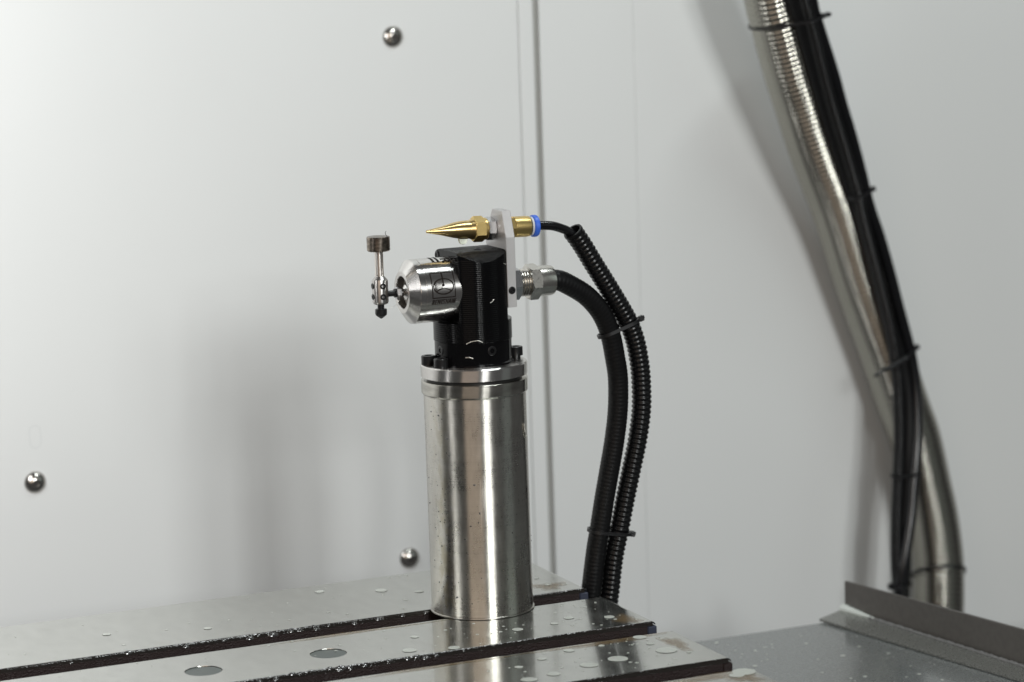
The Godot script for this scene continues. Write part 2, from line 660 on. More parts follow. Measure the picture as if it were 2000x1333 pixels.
func table() -> void:
	var t := thing("slotted_machine_table", "wet grey steel machine table with long T slots in the foreground", "machine table")
	var x0 := -0.9
	var strips := [[-0.1150, -0.0114], [0.0123, 0.0886], [0.1123, 0.1886], [0.2123, 0.2886]]
	var holes := {1: [Vector2(-0.1247, 0.0550), Vector2(-0.2031, 0.0541)]}
	for i in strips.size():
		var za: float = strips[i][0]
		var zb: float = strips[i][1]
		var top := part(t, "table_strip", strip_top(x0, za, zb, holes.get(i, [])), "table_steel")
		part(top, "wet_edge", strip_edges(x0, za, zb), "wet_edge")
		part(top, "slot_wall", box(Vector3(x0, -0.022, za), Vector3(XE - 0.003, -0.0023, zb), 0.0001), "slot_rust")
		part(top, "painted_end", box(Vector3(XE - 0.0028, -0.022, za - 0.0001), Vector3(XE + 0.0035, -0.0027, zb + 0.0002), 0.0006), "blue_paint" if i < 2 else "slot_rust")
		for h in holes.get(i, []):
			var st := begin()
			lathe_into(st, [Vector2(0.0, -0.0140), Vector2(0.0112, -0.0140), Vector2(0.0112, -0.0004)], 48)
			part(top, "tapped_hole", inside_out(0.0112, -0.0003, -0.016), "wet_edge", Transform3D(Basis(), Vector3(h.x, 0, h.y)))
			part(top, "coolant_puddle", lathe([Vector2(0.0, -0.0008), Vector2(0.01115, -0.0008), Vector2(0.01115, -0.0005), Vector2(0.0, -0.00045)], 40), "puddle", Transform3D(Basis(), Vector3(h.x, 0, h.y)))
	part(t, "table_base", box(Vector3(x0, -0.075, -0.115), Vector3(XE - 0.002, -0.0221, 0.32), 0.001), "table_base")

	# tan films of dried coolant near the ends of the strips, thinner towards their rims
	for f in [[2, 0.028, 0.1180, 0.046, 0.0045], [2, 0.066, 0.1420, 0.006, 0.018], [3, 0.035, 0.2195, 0.044, 0.0060], [3, 0.066, 0.2300, 0.009, 0.012], [1, 0.066, 0.0740, 0.008, 0.012], [0, 0.060, -0.0300, 0.012, 0.010], [1, -0.090, 0.0170, 0.060, 0.0030], [2, -0.080, 0.1170, 0.050, 0.0030]]:
		var sd := rng.randf() * 9.0
		for layer in 3:
			var st := begin()
			st.set_smooth_group(-1)
			var k0 := 1.0 - 0.24 * layer
			var rim := []
			for i in 36:
				var a := TAU * i / 36
				var w := k0 * (1.0 + 0.22 * sin(a * 3.0 + sd) + 0.13 * sin(a * 7.0 + sd * 2.0))
				rim.append(Vector3(cos(a) * f[3] * w, 0, sin(a) * f[4] * w))
			for i in 36:
				face(st, [Vector3.ZERO, rim[i], rim[(i + 1) % 36]], Vector3(0, -1, 0))
			part(t, "coolant_film", done(st), "coolant_film", Transform3D(Basis(), Vector3(f[1], 0.00008 + 0.00004 * layer, f[2])))

	# milky coolant spots: the large ones singly, the fine spray as one
	var spot := lathe([Vector2(1.0, 0.0), Vector2(0.97, 0.10), Vector2(0.85, 0.2), Vector2(0.5, 0.27), Vector2(0.0, 0.3)], 28)
	for s in [[0.0540, 0.1533, 6.6], [0.0205, 0.1561, 6.2], [0.0, 0.1595, 5.2], [-0.0262, 0.1668, 4.2], [-0.0435, 0.1707, 4.6], [0.0535, 0.1180, 4.0], [0.0524, 0.1350, 2.5], [0.0035, 0.1240, 3.3], [-0.0185, 0.1330, 2.8], [-0.0378, 0.1430, 2.6], [0.0250, 0.1240, 2.0], [0.0635, 0.1640, 1.6], [0.0365, 0.0525, 3.2], [0.0225, 0.0610, 2.5], [-0.0030, 0.0625, 3.7], [0.0590, 0.0640, 3.3], [-0.0540, 0.0825, 3.7], [-0.0795, 0.0740, 4.6], [-0.0650, 0.0460, 2.5], [-0.0190, -0.0610, 3.0], [-0.0395, -0.0770, 4.0], [-0.0760, -0.0950, 3.0], [0.0620, -0.0540, 1.7], [0.0610, -0.0335, 1.9], [-0.2300, -0.0600, 3.0], [-0.1700, -0.0410, 2.6], [0.0710, 0.2190, 7.0], [0.0640, 0.2235, 4.5]]:
		var r: float = s[2] * 0.001
		part(t, "coolant_spot", spot, "dried_coolant", Transform3D(Basis(Vector3.UP, rng.randf() * TAU) * Basis.from_scale(Vector3(r * rng.randf_range(0.9, 1.15), 0.0007, r)), Vector3(s[0], 0.00024, s[1])))
	var mm := MultiMesh.new()
	mm.transform_format = MultiMesh.TRANSFORM_3D
	mm.mesh = lathe([Vector2(1.0, 0.0), Vector2(0.8, 0.2), Vector2(0.0, 0.3)], 14)
	mm.instance_count = 280
	for k in 280:
		var s: Array = strips[[0, 0, 1, 1, 1, 2, 2, 3][k % 8]]
		var r := 0.0004 + 0.0009 * pow(rng.randf(), 2.5)
		var x := XE - 0.004 - absf(rng.randfn(0.0, 0.09)) if rng.randf() < 0.75 else rng.randf_range(-0.35, 0.06)
		mm.set_instance_transform(k, Transform3D(Basis.from_scale(Vector3(r, 0.0005, r)), Vector3(x, 0.0001, rng.randf_range(s[0] + 0.004, s[1] - 0.004))))
	stuff(t, "coolant_spray", mm, "dried_coolant")
	# water beads strung along the wet slot edges
	mm = MultiMesh.new()
	mm.transform_format = MultiMesh.TRANSFORM_3D
	mm.mesh = lathe([Vector2(1.0, 0.0), Vector2(0.85, 0.2), Vector2(0.6, 0.36), Vector2(0.3, 0.45), Vector2(0.0, 0.48)], 14)
	mm.instance_count = 230
	for k in 230:
		var s: Array = strips[k % 3]
		var r := 0.00028 + 0.0013 * pow(rng.randf(), 2.8)
		var x := rng.randfn(-0.125 + 0.012 * (k % 3), 0.034) if k % 9 else rng.randf_range(-0.35, XE - 0.01)
		x = minf(x, XE - 0.006)
		var f := rng.randf()
		var y := -0.0002 - 0.0020 * f
		mm.set_instance_transform(k, Transform3D(Basis(Vector3.RIGHT, PI / 4) * Basis.from_scale(Vector3(r * rng.randf_range(1, 2.4), r, r)), Vector3(x, y, s[1] - 0.002 + 0.002 * f)))
	stuff(t, "edge_beads", mm, "bead")


func stuff(parent: Node3D, called: String, mm: MultiMesh, m: String) -> void:
	var o := MultiMeshInstance3D.new()
	o.name = called
	o.multimesh = mm
	o.material_override = M[m]
	o.set_meta("kind", "stuff")
	parent.add_child(o, true)


func inside_out(r: float, y1: float, y0: float) -> ArrayMesh:  # the wall of a bore, seen from within
	var st := begin()
	st.set_smooth_group(1)
	var n := 40
	for k in n:
		var a := TAU * k / n
		var b := TAU * (k + 1) / n
		var d0 := Vector3(cos(a) * r, 0, sin(a) * r)
		var d1 := Vector3(cos(b) * r, 0, sin(b) * r)
		quad(st, [d0 + Vector3(0, y0, 0), d1 + Vector3(0, y0, 0), d1 + Vector3(0, y1, 0), d0 + Vector3(0, y1, 0)])
		quad(st, [d0 * 1.0 + Vector3(0, y0, 0), Vector3(0, y0, 0), Vector3(0, y0, 0), d1 + Vector3(0, y0, 0)])
	return done(st)


func strip_top(x0: float, za: float, zb: float, holes: Array) -> ArrayMesh:
	var st := begin()
	st.set_smooth_group(-1)
	var a := za + 0.002
	var b := zb - 0.002
	var x1 := XE - 0.0
	var flat := func(p: Array) -> void:
		var uv := []
		for v in p:
			uv.append(Vector2(v.x, v.z) * 4.0)
		quad(st, p, uv)
	var xs := x0
	var cuts := holes.duplicate()
	cuts.sort_custom(func(p, q): return p.x < q.x)
	for h in cuts:
		var l: float = h.x - 0.022
		var r: float = h.x + 0.022
		flat.call([Vector3(xs, 0, b), Vector3(l, 0, b), Vector3(l, 0, a), Vector3(xs, 0, a)])
		var n := 48
		for k in n:
			var q := []
			for kk in [k, k + 1]:
				var t: float = TAU * kk / n
				var c := Vector2(cos(t), sin(t))
				var sx: float = ((r if c.x > 0 else l) - h.x) / c.x if absf(c.x) > 1e-6 else 1e9
				var sz: float = ((b if c.y > 0 else a) - h.y) / c.y if absf(c.y) > 1e-6 else 1e9
				var far := minf(sx, sz)
				q.append([Vector3(h.x + c.x * 0.0112, -0.0004, h.y + c.y * 0.0112), Vector3(h.x + c.x * 0.0113, 0, h.y + c.y * 0.0113), Vector3(h.x + c.x * far, 0, h.y + c.y * far)])
			flat.call([q[0][0], q[1][0], q[1][1], q[0][1]])
			flat.call([q[0][1], q[1][1], q[1][2], q[0][2]])
		for cx in [l, r]:      # corners that the ring's rays step over
			for cz in [a, b]:
				var t := atan2(cz - h.y, cx - h.x)
				var k := floorf(fposmod(t, TAU) / TAU * n)
				var e := []
				for kk in [k, k + 1]:
					var tt: float = TAU * kk / n
					var c := Vector2(cos(tt), sin(tt))
					var far: float = minf(((r if c.x > 0 else l) - h.x) / c.x if absf(c.x) > 1e-6 else 1e9, ((b if c.y > 0 else a) - h.y) / c.y if absf(c.y) > 1e-6 else 1e9)
					e.append(Vector3(h.x + c.x * far, 0, h.y + c.y * far))
				face(st, [e[0], e[1], Vector3(cx, 0, cz)], Vector3(h.x, -1, h.y))
		xs = r
	flat.call([Vector3(xs, 0, b), Vector3(x1, 0, b), Vector3(x1, 0, a), Vector3(xs, 0, a)])
	# rolled end of the strip
	var prev := [Vector3(x1, 0, b), Vector3(x1, 0, a)]
	for i in range(1, 7):
		var t := i / 6.0 * PI / 2
		var nx := x1 + 0.0036 * sin(t)
		var ny := -0.0026 * (1 - cos(t))
		var cur := [Vector3(nx, ny, b), Vector3(nx, ny, a)]
		flat.call([prev[0], cur[0], cur[1], prev[1]])
		prev = cur
	return done(st)


func strip_edges(x0: float, za: float, zb: float) -> ArrayMesh:
	var st := begin()
	st.set_smooth_group(1)
	for s in [[zb, 1], [za, -1]]:
		var z: float = s[0]
		var d: float = s[1]
		var prof := []
		for i in 5:
			var t := i / 4.0 * PI / 2
			var k := 0.35
			prof.append(Vector2(z - d * 0.002 + d * 0.002 * lerpf(i / 4.0, sin(t), k), -0.0024 * lerpf(i / 4.0, 1 - cos(t), k)))
		for i in 4:
			var p := [Vector3(x0, prof[i].y, prof[i].x), Vector3(XE + 0.001, prof[i].y, prof[i].x), Vector3(XE + 0.001, prof[i + 1].y, prof[i + 1].x), Vector3(x0, prof[i + 1].y, prof[i + 1].x)]
			if d > 0:
				p.reverse()
			quad(st, p)
	return done(st)


# ---------------------------------------------------------------- deck with angle bracket

func deck() -> void:
	var Y := -0.08
	var d := structure("machine_deck", "grey wet machine deck to the right of the slotted table")
	# right border follows the bracket
	var st := begin()
	var p := [Vector2(0.085, -0.1238), Vector2(0.3492, -0.1238), Vector2(0.4040, 0.30), Vector2(0.085, 0.30)]
	var top := []
	var low := []
	for v in p:
		top.append(Vector3(v.x, Y, v.y))
		low.append(Vector3(v.x, Y - 0.03, v.y))
	var mid := Vector3(0.2, Y - 0.015, 0.05)
	face(st, top, mid)
	face(st, low, mid)
	for i in 4:
		face(st, [top[i], top[(i + 1) % 4], low[(i + 1) % 4], low[i]], mid)
	part(d, "deck_plate", done(st), "deck_paint")
	var mm := MultiMesh.new()
	mm.transform_format = MultiMesh.TRANSFORM_3D
	mm.mesh = lathe([Vector2(1.0, 0.0), Vector2(0.8, 0.2), Vector2(0.0, 0.3)], 14)
	mm.instance_count = 130
	for k in 130:
		var r := 0.0004 + 0.0014 * pow(rng.randf(), 3.0)
		mm.set_instance_transform(k, Transform3D(Basis.from_scale(Vector3(r, 0.0005, r)), Vector3(rng.randf_range(0.15, 0.33), Y + 0.0001, rng.randf_range(-0.115, 0.12))))
	stuff(d, "coolant_spray", mm, "dried_coolant")

	var a := thing("angle_bracket", "dark grey steel angle strip standing on the machine deck at lower right", "bracket")
	var s := Vector3(0.3464, Y, -0.1416)
	var e := Vector3(0.3464, Y, -0.1416) + Vector3(0.0252, 0, 0.1951) * 1.7
	var run := (e - s).normalized()
	var side := run.cross(Vector3.UP).normalized()     # towards +x or -x
	if side.x > 0:
		side = -side
	var up := begin()
	var h0 := 0.0235
	var h1 := 0.0300
	var q := [s, e, e + Vector3(0, h1, 0), s + Vector3(0, h0, 0)]
	var w := -side * 0.0022
	var c := (s + e) / 2 + Vector3(0, 0.012, 0) + w / 2
	var f0 := []
	var f1 := []
	for v in q:
		f0.append(v)
		f1.append(v + w)
	face(up, f0, c)
	face(up, f1, c)
	for i in 4:
		face(up, [f0[i], f0[(i + 1) % 4], f1[(i + 1) % 4], f1[i]], c)
	part(a, "upright_flange", done(up), "bracket_steel")
	var b := begin()
	var o0 := s + side * 0.0 + run * -0.004
	var l := [o0 - side * 0.004, o0 + side * 0.031 + run * 0.014, e + side * 0.020, e - side * 0.004]
	var bt := []
	var bl := []
	for v in l:
		bt.append(v + Vector3(0, 0.0022, 0))
		bl.append(v + Vector3(0, 0.0006, 0))
	var bc: Vector3 = (l[0] + l[1] + l[2] + l[3]) / 4 + Vector3(0, 0.0014, 0)
	face(b, bt, bc)
	face(b, bl, bc)
	for i in 4:
		face(b, [bt[i], bt[(i + 1) % 4], bl[(i + 1) % 4], bl[i]], bc)
	part(a, "base_flange", done(b), "bracket_base")
	var pts := []
	for i in 26:
		pts.append(s.lerp(e, i / 25.0) + side * (0.0016 + rng.randf() * 0.0006) + Vector3(0, 0.0026, 0))
	part(a, "seam_bead", sweep(pts, func(x): return 0.0014 + 0.0004 * sin(x * 900.0) * sin(x * 333.0), 0.0015, 10), "bead_grey")
	pts = []
	for i in 10:
		pts.append(s + run * (0.0005 + i * 0.0042) + side * 0.0020 + Vector3(0, 0.0032, 0))
	part(a, "white_sealant", sweep(pts, func(x): return 0.0038 * (1.0 - x / 0.045), 0.0015, 14), "sealant")

	var g := structure("machine_ledge", "lower grey machine ledge behind the angle bracket")
	part(g, "ledge_top", box(Vector3(0.555, -0.2, -0.22), Vector3(0.9, -0.1405, 0.1), 0.003), "deck_paint")


# ---------------------------------------------------------------- the tool setter

const BY := 0.2069     # height of the probe's axis

func ring(prof: Array, seg := 64) -> ArrayMesh:
	return lathe(prof, seg)


func tool_setter() -> void:
	var t := thing("tool_setter", "touch probe tool setter on a round steel post with brass air nozzle", "tool setter")
	# post
	part(t, "post_tube", lathe([Vector2(0.0, 0.0002), Vector2(0.0316, 0.0002), Vector2(0.0321, 0.0006), Vector2(0.03236, 0.0016), Vector2(0.03236, 0.1402)], 96), "tube_steel")
	part(t, "post_ring", lathe([Vector2(0.0325, 0.0003), Vector2(0.0331, 0.0004), Vector2(0.0331, 0.0010), Vector2(0.0324, 0.0013)], 96), "tube_steel")
	part(t, "lower_flange", lathe([Vector2(0.0322, 0.1400), Vector2(0.0330, 0.1401), Vector2(0.03366, 0.1412), Vector2(0.03366, 0.1487), Vector2(0.0333, 0.1490), Vector2(0.0, 0.1490)], 96), "flange_stained")
	part(t, "flange_gasket", lathe([Vector2(0.0300, 0.1489), Vector2(0.0300, 0.1512)], 64), "socket_dark")
	var uf := part(t, "upper_flange", lathe([Vector2(0.0, 0.1511), Vector2(0.0333, 0.1511), Vector2(0.03366, 0.1514), Vector2(0.03366, 0.1583), Vector2(0.0330, 0.1590), Vector2(0.0, 0.1590)], 96), "turned_steel")
	var i := 0
	for b in [[-0.0279, -0.0070, 0.0], [-0.0262, 0.0098, 0.0], [0.0285, 0.0010, 0.0016], [0.016, -0.0237, 0.0], [-0.003, -0.0285, 0.0]]:
		var st := begin()
		lathe_into(st, [Vector2(0.0, -0.002), Vector2(0.0030, -0.002), Vector2(0.0030, 0.0), Vector2(0.0045, 0.0), Vector2(0.0045, 0.0052), Vector2(0.0041, 0.0056), Vector2(0.0024, 0.0056), Vector2(0.0024, 0.0030), Vector2(0.0, 0.0030)], 28)
		part(uf, "cap_screw", done(st), "black_oxide", Transform3D(Basis(Vector3.UP, i * 0.7), Vector3(b[0], 0.1591 + b[2], b[1])))
		i += 1

	# black body
	var body := part(t, "body_base", lathe([Vector2(0.0, 0.1591), Vector2(0.0252, 0.1591), Vector2(0.0252, 0.1600), Vector2(0.0243, 0.1606), Vector2(0.0243, 0.1738)], 96), "black_smooth")
	var side := begin()
	lathe_into(side, [Vector2(0.0, 0.0), Vector2(0.0030, 0.0), Vector2(0.0030, 0.0004), Vector2(0.0026, 0.0007), Vector2(0.0016, 0.0007), Vector2(0.0016, 0.0002), Vector2(0, 0.0002)], 24)
	var sm := done(side)
	for az in [84.0, 170.0]:
		var a := deg_to_rad(az)
		var dir := Vector3(cos(a), 0, sin(a))
		part(body, "side_screw", sm, "black_oxide", along(dir * 0.0240 + Vector3(0, 0.1688, 0), dir * 0.03 + Vector3(0, 0.1688, 0)))
	var hg := part(t, "probe_housing", housing(false), "black_print")
	part(hg, "printed_top", housing(true), "black_print_top")
	var hs := part(t, "top_hole", lathe([Vector2(0.0022, 0.0), Vector2(0.0022, 0.0003), Vector2(0.0014, 0.0004), Vector2(0.0014, 0.0001), Vector2(0, 0.0001)], 20), "black_oxide", Transform3D(Basis(), Vector3(0.003, 0.2308, 0.006)))
	part(t, "face_screw", sm, "black_oxide", along(Vector3(-0.0160, 0.2262, -0.0150), Vector3(-0.03, 0.2262, -0.0150)))

	barrel(t)
	stylus(t)

	# bracket plate
	var outline := PackedVector2Array([Vector2(0.0190, 0.1940), Vector2(0.0190, 0.2380), Vector2(0.0134, 0.2542), Vector2(-0.0015, 0.2542), Vector2(-0.0042, 0.2505), Vector2(-0.0128, 0.2330), Vector2(-0.0128, 0.1940)])
	var pl := part(t, "bracket_plate", prism_x(outline, 0.0166, 0.0227, 0.0003), "anodised")
	part(pl, "plate_screw", lathe([Vector2(0.0, 0.0), Vector2(0.0024, 0.0), Vector2(0.0024, 0.0003), Vector2(0.0018, 0.0006), Vector2(0.0011, 0.0006), Vector2(0.0011, 0.0001), Vector2(0, 0.0001)], 28), "black_oxide", along(Vector3(0.0196, 0.2047, 0.0189), Vector3(0.0196, 0.2047, 0.03)))

	nozzle(t)
	gland(t)

	# droplets clinging to the post
	var mm := MultiMesh.new()
	mm.transform_format = MultiMesh.TRANSFORM_3D
	mm.mesh = lathe([Vector2(1.0, 0.0), Vector2(0.95, 0.3), Vector2(0.75, 0.55), Vector2(0.42, 0.72), Vector2(0.0, 0.8)], 12)
	mm.instance_count = 150
	for k in 150:
		var a := rng.randf_range(0.1, 3.3)
		if k % 3 == 0:
			a = rng.randfn(2.75, 0.22)
		var r := 0.00018 + 0.00045 * pow(rng.randf(), 3.0)
		var y := 0.004 + 0.134 * pow(rng.randf(), 1.2)
		var n := Vector3(cos(a), 0, sin(a))
		var tr := along(n * 0.03234 + Vector3(0, y, 0), n * 0.05 + Vector3(0, y, 0))
		tr.basis = tr.basis * Basis.from_scale(Vector3(r, r * 0.8, r * rng.randf_range(1.0, 1.8)))
		mm.set_instance_transform(k, tr)
	stuff(t, "clinging_droplets", mm, "bead")


func top_of(z: float) -> float:   # the printed body's top: flat, rolled down to the front and the back
	var k := 0.2306
	if z > 0.013:
		var d := minf(z - 0.013, 0.0139)
		k -= 0.014 - sqrt(0.014 * 0.014 - d * d)
	elif z < -0.010:
		var d := minf(-0.010 - z, 0.0149)
		k -= 0.016 - sqrt(0.016 * 0.016 - d * d)
	return k


func housing(top_only: bool) -> ArrayMesh:
	var R := 0.0248
	var n := 120
	var pitch := 0.00127
	var st := begin()
	var rim := func(k: int, cut: bool, r: float) -> Vector2:
		var a := TAU * k / n
		var x := cos(a) * r
		if cut:
			x = clampf(x, -0.0160 - (R - r), 0.0166 - (R - r) * 0.0)
		return Vector2(x, sin(a) * r)
	var y0 := 0.1739
	var prev := []
	var y := y0
	# printed layers: a rounded rib and a groove per layer
	var levels := []
	while y < 0.2250:
		var cut := y > 0.1862
		for q in [[0.0, 0.00026], [0.14, 0.00012], [0.3, 0.00003], [0.5, 0.0], [0.7, 0.00003], [0.86, 0.00012]]:
			levels.append([y + q[0] * pitch, q[1], cut])
		y += pitch
	st.set_smooth_group(1)
	var was_cut := false
	for lv in levels:
		var cur := []
		for k in n:
			var p: Vector2 = rim.call(k, lv[2], R - lv[1])
			cur.append(Vector3(p.x, minf(lv[0], top_of(p.y)), p.y))
		if prev.size():
			if lv[2] != was_cut:
				st.set_smooth_group(-1)
			for k in n:
				var j := (k + 1) % n
				if cur[k].y - prev[k].y < 1e-6 and cur[j].y - prev[j].y < 1e-6 and lv[2] == was_cut:
					continue
				quad(st, [prev[j], prev[k], cur[k], cur[j]])
			st.set_smooth_group(1)
		was_cut = lv[2]
		prev = cur
	# shoulder up to the rolled top, then the top itself with its print lines
	st.set_smooth_group(2)
	var last := prev
	var shoulder := []
	for k in n:
		var p: Vector2 = rim.call(k, true, R)
		shoulder.append(Vector3(p.x, maxf(last[k].y, top_of(p.y)), p.y))
	for s in 6:
		var cur := []
		for k in n:
			var v: Vector3 = last[k].lerp(shoulder[k], (s + 1) / 6.0)
			if s % 2 == 0:
				v.x *= 0.995
				v.z *= 0.995
			cur.append(v)
		for k in n:
			var j := (k + 1) % n
			if cur[k].y - prev[k].y > 1e-6 or cur[j].y - prev[j].y > 1e-6:
				quad(st, [prev[j], prev[k], cur[k], cur[j]])
		prev = cur
	if not top_only:
		return done(st)
	st = begin()
	st.set_smooth_group(3)
	var rings := 40
	for s in rings:
		var cur := []
		var f := 1.0 - (s + 1.0) / rings
		for k in n:
			var p: Vector2 = rim.call(k, true, R) * f
			var h := top_of(p.y)
			h += 0.00016 * sin((p.x * 0.72 + p.y * 0.69) * TAU / 0.0014)
			if s == 0:
				h -= 0.0002
			cur.append(Vector3(p.x, h, p.y))
		for k in n:
			var j := (k + 1) % n
			quad(st, [prev[j], prev[k], cur[k], cur[j]])
		prev = cur
	return done(st)


func on_barrel(x: float, s: float, r: float) -> Vector3:  # s: arc length, 0 facing +z, positive upwards
	var a := s / r
	return Vector3(x, BY + sin(a) * r, cos(a) * r)


func barrel(t: Node3D) -> void:
	var to_x := Basis(Vector3(0, 0, 1), -PI / 2)       # local y becomes +x
	var at := Transform3D(to_x, Vector3(0, BY, 0))
	var R := 0.0201
	var st := begin()
	var nose := [Vector2(0.0130, -0.0466), Vector2(0.0200, -0.0416), Vector2(R, -0.0414), Vector2(R, -0.0376), Vector2(R - 0.0003, -0.0375), Vector2(R - 0.0003, -0.0373), Vector2(R, -0.0372), Vector2(R, -0.0120)]
	lathe_into(st, nose, 96)
	var b := part(t, "probe_barrel", done(st), "probe_steel", at)
	part(b, "front_ring", lathe([Vector2(0.0100, -0.0462), Vector2(0.0103, -0.0466), Vector2(0.0130, -0.0466)], 64), "turned_steel")
	st = begin()
	st.set_smooth_group(1)
	var bore := [Vector2(0.0101, -0.0464), Vector2(0.0096, -0.0420), Vector2(0.0062, -0.0400), Vector2(0.0040, -0.0400), Vector2(0.0034, -0.0440), Vector2(0.0, -0.0440)]
	bore.reverse()
	var rev := []
	for v in bore:
		rev.append(v)
	lathe_in_reverse(st, bore, 48)
	part(b, "nose_bore", done(st), "nose_bore")
	# logo: square frame, an ellipse with a pin, hatching; then the name below it
	var r := R + 0.00004
	var lg := begin()
	lg.set_smooth_group(1)
	var cx := -0.0265
	var cs := 0.0054
	var hw := 0.0075
	var hh := 0.0080
	var line := func(p: Vector2, q: Vector2, w: float) -> void: strip_on(lg, [p, q], w, cx, cs, r)
	line.call(Vector2(-hw, -hh), Vector2(hw, -hh), 0.0007)
	line.call(Vector2(-hw, hh), Vector2(hw, hh), 0.0007)
	line.call(Vector2(-hw, -hh), Vector2(-hw, hh), 0.0007)
	line.call(Vector2(hw, -hh), Vector2(hw, hh), 0.0006)
	line.call(Vector2(0.0, hh), Vector2(0.0, 0.0003), 0.0010)
	var el := []
	for k in 41:
		el.append(Vector2(cos(TAU * k / 40) * 0.0066, sin(TAU * k / 40) * 0.0048 - 0.0010))
	strip_on(lg, el, 0.0008, cx, cs, r)
	var dot := []
	for k in 13:
		dot.append(Vector2(cos(TAU * k / 12), sin(TAU * k / 12)) * 0.0004 + Vector2(0, -0.0002))
	strip_on(lg, dot, 0.0008, cx, cs, r)
	var arc := []
	for k in 17:
		var u := lerpf(-0.0046, 0.0046, k / 16.0)
		arc.append(Vector2(u, -0.0024 - 0.0014 * pow(u / 0.0046, 2)))
	strip_on(lg, arc, 0.0007, cx, cs, r)
	for k in 7:
		var u := -0.0056 + k * 0.00075
		var ye := 0.0046 * sqrt(1.0 - pow(u / 0.0062, 2))
		line.call(Vector2(u, ye - 0.0008), Vector2(u + 0.0002, maxf(-ye - 0.0008, -0.0024 - 0.0014 * pow(u / 0.0046, 2))), 0.0003 if k > 1 else 0.0006)
	part(b, "engraved_logo", done(lg), "engraving", at.affine_inverse())
	lettering(b, at, "RENISHAW", 0.0156, 0.0033, cx, -0.0052, 0.22, false)
	lettering(b, at, "7R", 0.0125, 0.0062, -0.0195, 0.0276, 0.0, true)
	lettering(b, at, "ENGLAND", 0.0110, 0.0018, -0.0248, 0.0280, 0.0, true)
	lettering(b, at, "RENISHAW", 0.0110, 0.0018, -0.0280, 0.0284, 0.0, true)


func lathe_in_reverse(st: SurfaceTool, prof: Array, seg: int) -> void:
	for i in prof.size() - 1:
		var a: Vector2 = prof[i]
		var b: Vector2 = prof[i + 1]
		st.set_smooth_group(i + 1)
		for k in seg:
			var d0 := Vector3(cos(TAU * k / seg), 0, sin(TAU * k / seg))
			var d1 := Vector3(cos(TAU * (k + 1) / seg), 0, sin(TAU * (k + 1) / seg))
			var p := [d0 * a.x + Vector3(0, a.y, 0), d1 * a.x + Vector3(0, a.y, 0), d1 * b.x + Vector3(0, b.y, 0), d0 * b.x + Vector3(0, b.y, 0)]
			if a.x < 1e-7:
				st.add_vertex(p[0])
				st.add_vertex(p[3])
				st.add_vertex(p[2])
				continue
			p.reverse()
			quad(st, p)


func strip_on(st: SurfaceTool, pts: Array, w: float, cx: float, cs: float, r: float) -> void:
	# a line of width w engraved on the barrel; pts in (along the axis, up round it)
	for i in pts.size() - 1:
		var a: Vector2 = pts[i]
		var b: Vector2 = pts[i + 1]
		var n := maxi(1, int(a.distance_to(b) / 0.0012))
		var o := (b - a).orthogonal().normalized() * w / 2
		var e := (b - a).normalized() * w * 0.4
		for k in n:
			var p := a.lerp(b, float(k) / n) - (e if k == 0 else Vector2.ZERO)
			var q := a.lerp(b, float(k + 1) / n) + (e if k == n - 1 else Vector2.ZERO)
			var v := []
			for c in [p + o, p - o, q - o, q + o]:
				v.append(on_barrel(cx + c.x, cs + c.y, r))
			var nrm: Vector3 = (v[1] - v[0]).cross(v[2] - v[0])
			if nrm.dot(v[0] - Vector3(v[0].x, BY, 0)) < 0:
				v.reverse()
			quad(st, v)


func lettering(parent: Node3D, at: Transform3D, words: String, width: float, height: float, cx: float, cs: float, slant: float, round_way: bool) -> void:
	var f := SystemFont.new()
	f.font_names = PackedStringArray(["Droid Sans"])
	f.font_weight = 700
	var tm := TextMesh.new()
	tm.font = f
	tm.text = words
	tm.font_size = 64
	tm.pixel_size = 0.01
	tm.depth = 0.0
	tm.curve_step = 4.0
	var arr := tm.get_mesh_arrays()
	var vs: PackedVector3Array = arr[Mesh.ARRAY_VERTEX]
	var ix: PackedInt32Array = arr[Mesh.ARRAY_INDEX] if arr[Mesh.ARRAY_INDEX] != null else PackedInt32Array(range(vs.size()))
	var lo := Vector3(1e9, 1e9, 0)
	var hi := -lo
	for v in vs:
		lo = lo.min(v)
		hi = hi.max(v)
	var st := begin()
	st.set_smooth_group(-1)
	for kk in range(0, ix.size() * 2, 3):   # cut twice, a hair apart: heavier strokes
		var k: int = kk % ix.size()
		var shift := (-1.0 if kk < ix.size() else 1.0) * width * 0.006
		var tri := []
		for j in 3:
			var v := vs[ix[k + j]]
			var u := ((v.x - lo.x) / (hi.x - lo.x) - 0.5) * width + shift
			var w := ((v.y - lo.y) / (hi.y - lo.y) - 0.5) * height
			if round_way:      # reads down the front, tops towards the housing
				tri.append(on_barrel(cx + w, cs - u, 0.02017 + signf(shift) * 0.00001))
			else:
				tri.append(on_barrel(cx + u + w * slant, cs + w, 0.02017 + signf(shift) * 0.00001))
		var nrm: Vector3 = (tri[1] - tri[0]).cross(tri[2] - tri[0])
		if nrm.length() < 1e-14:
			continue
		if nrm.dot(tri[0] - Vector3(tri[0].x, BY, 0)) > 0:
			tri.reverse()
		for v in tri:
			st.add_vertex(v)
	part(parent, "engraved_lettering", done(st), "engraving", at.affine_inverse())


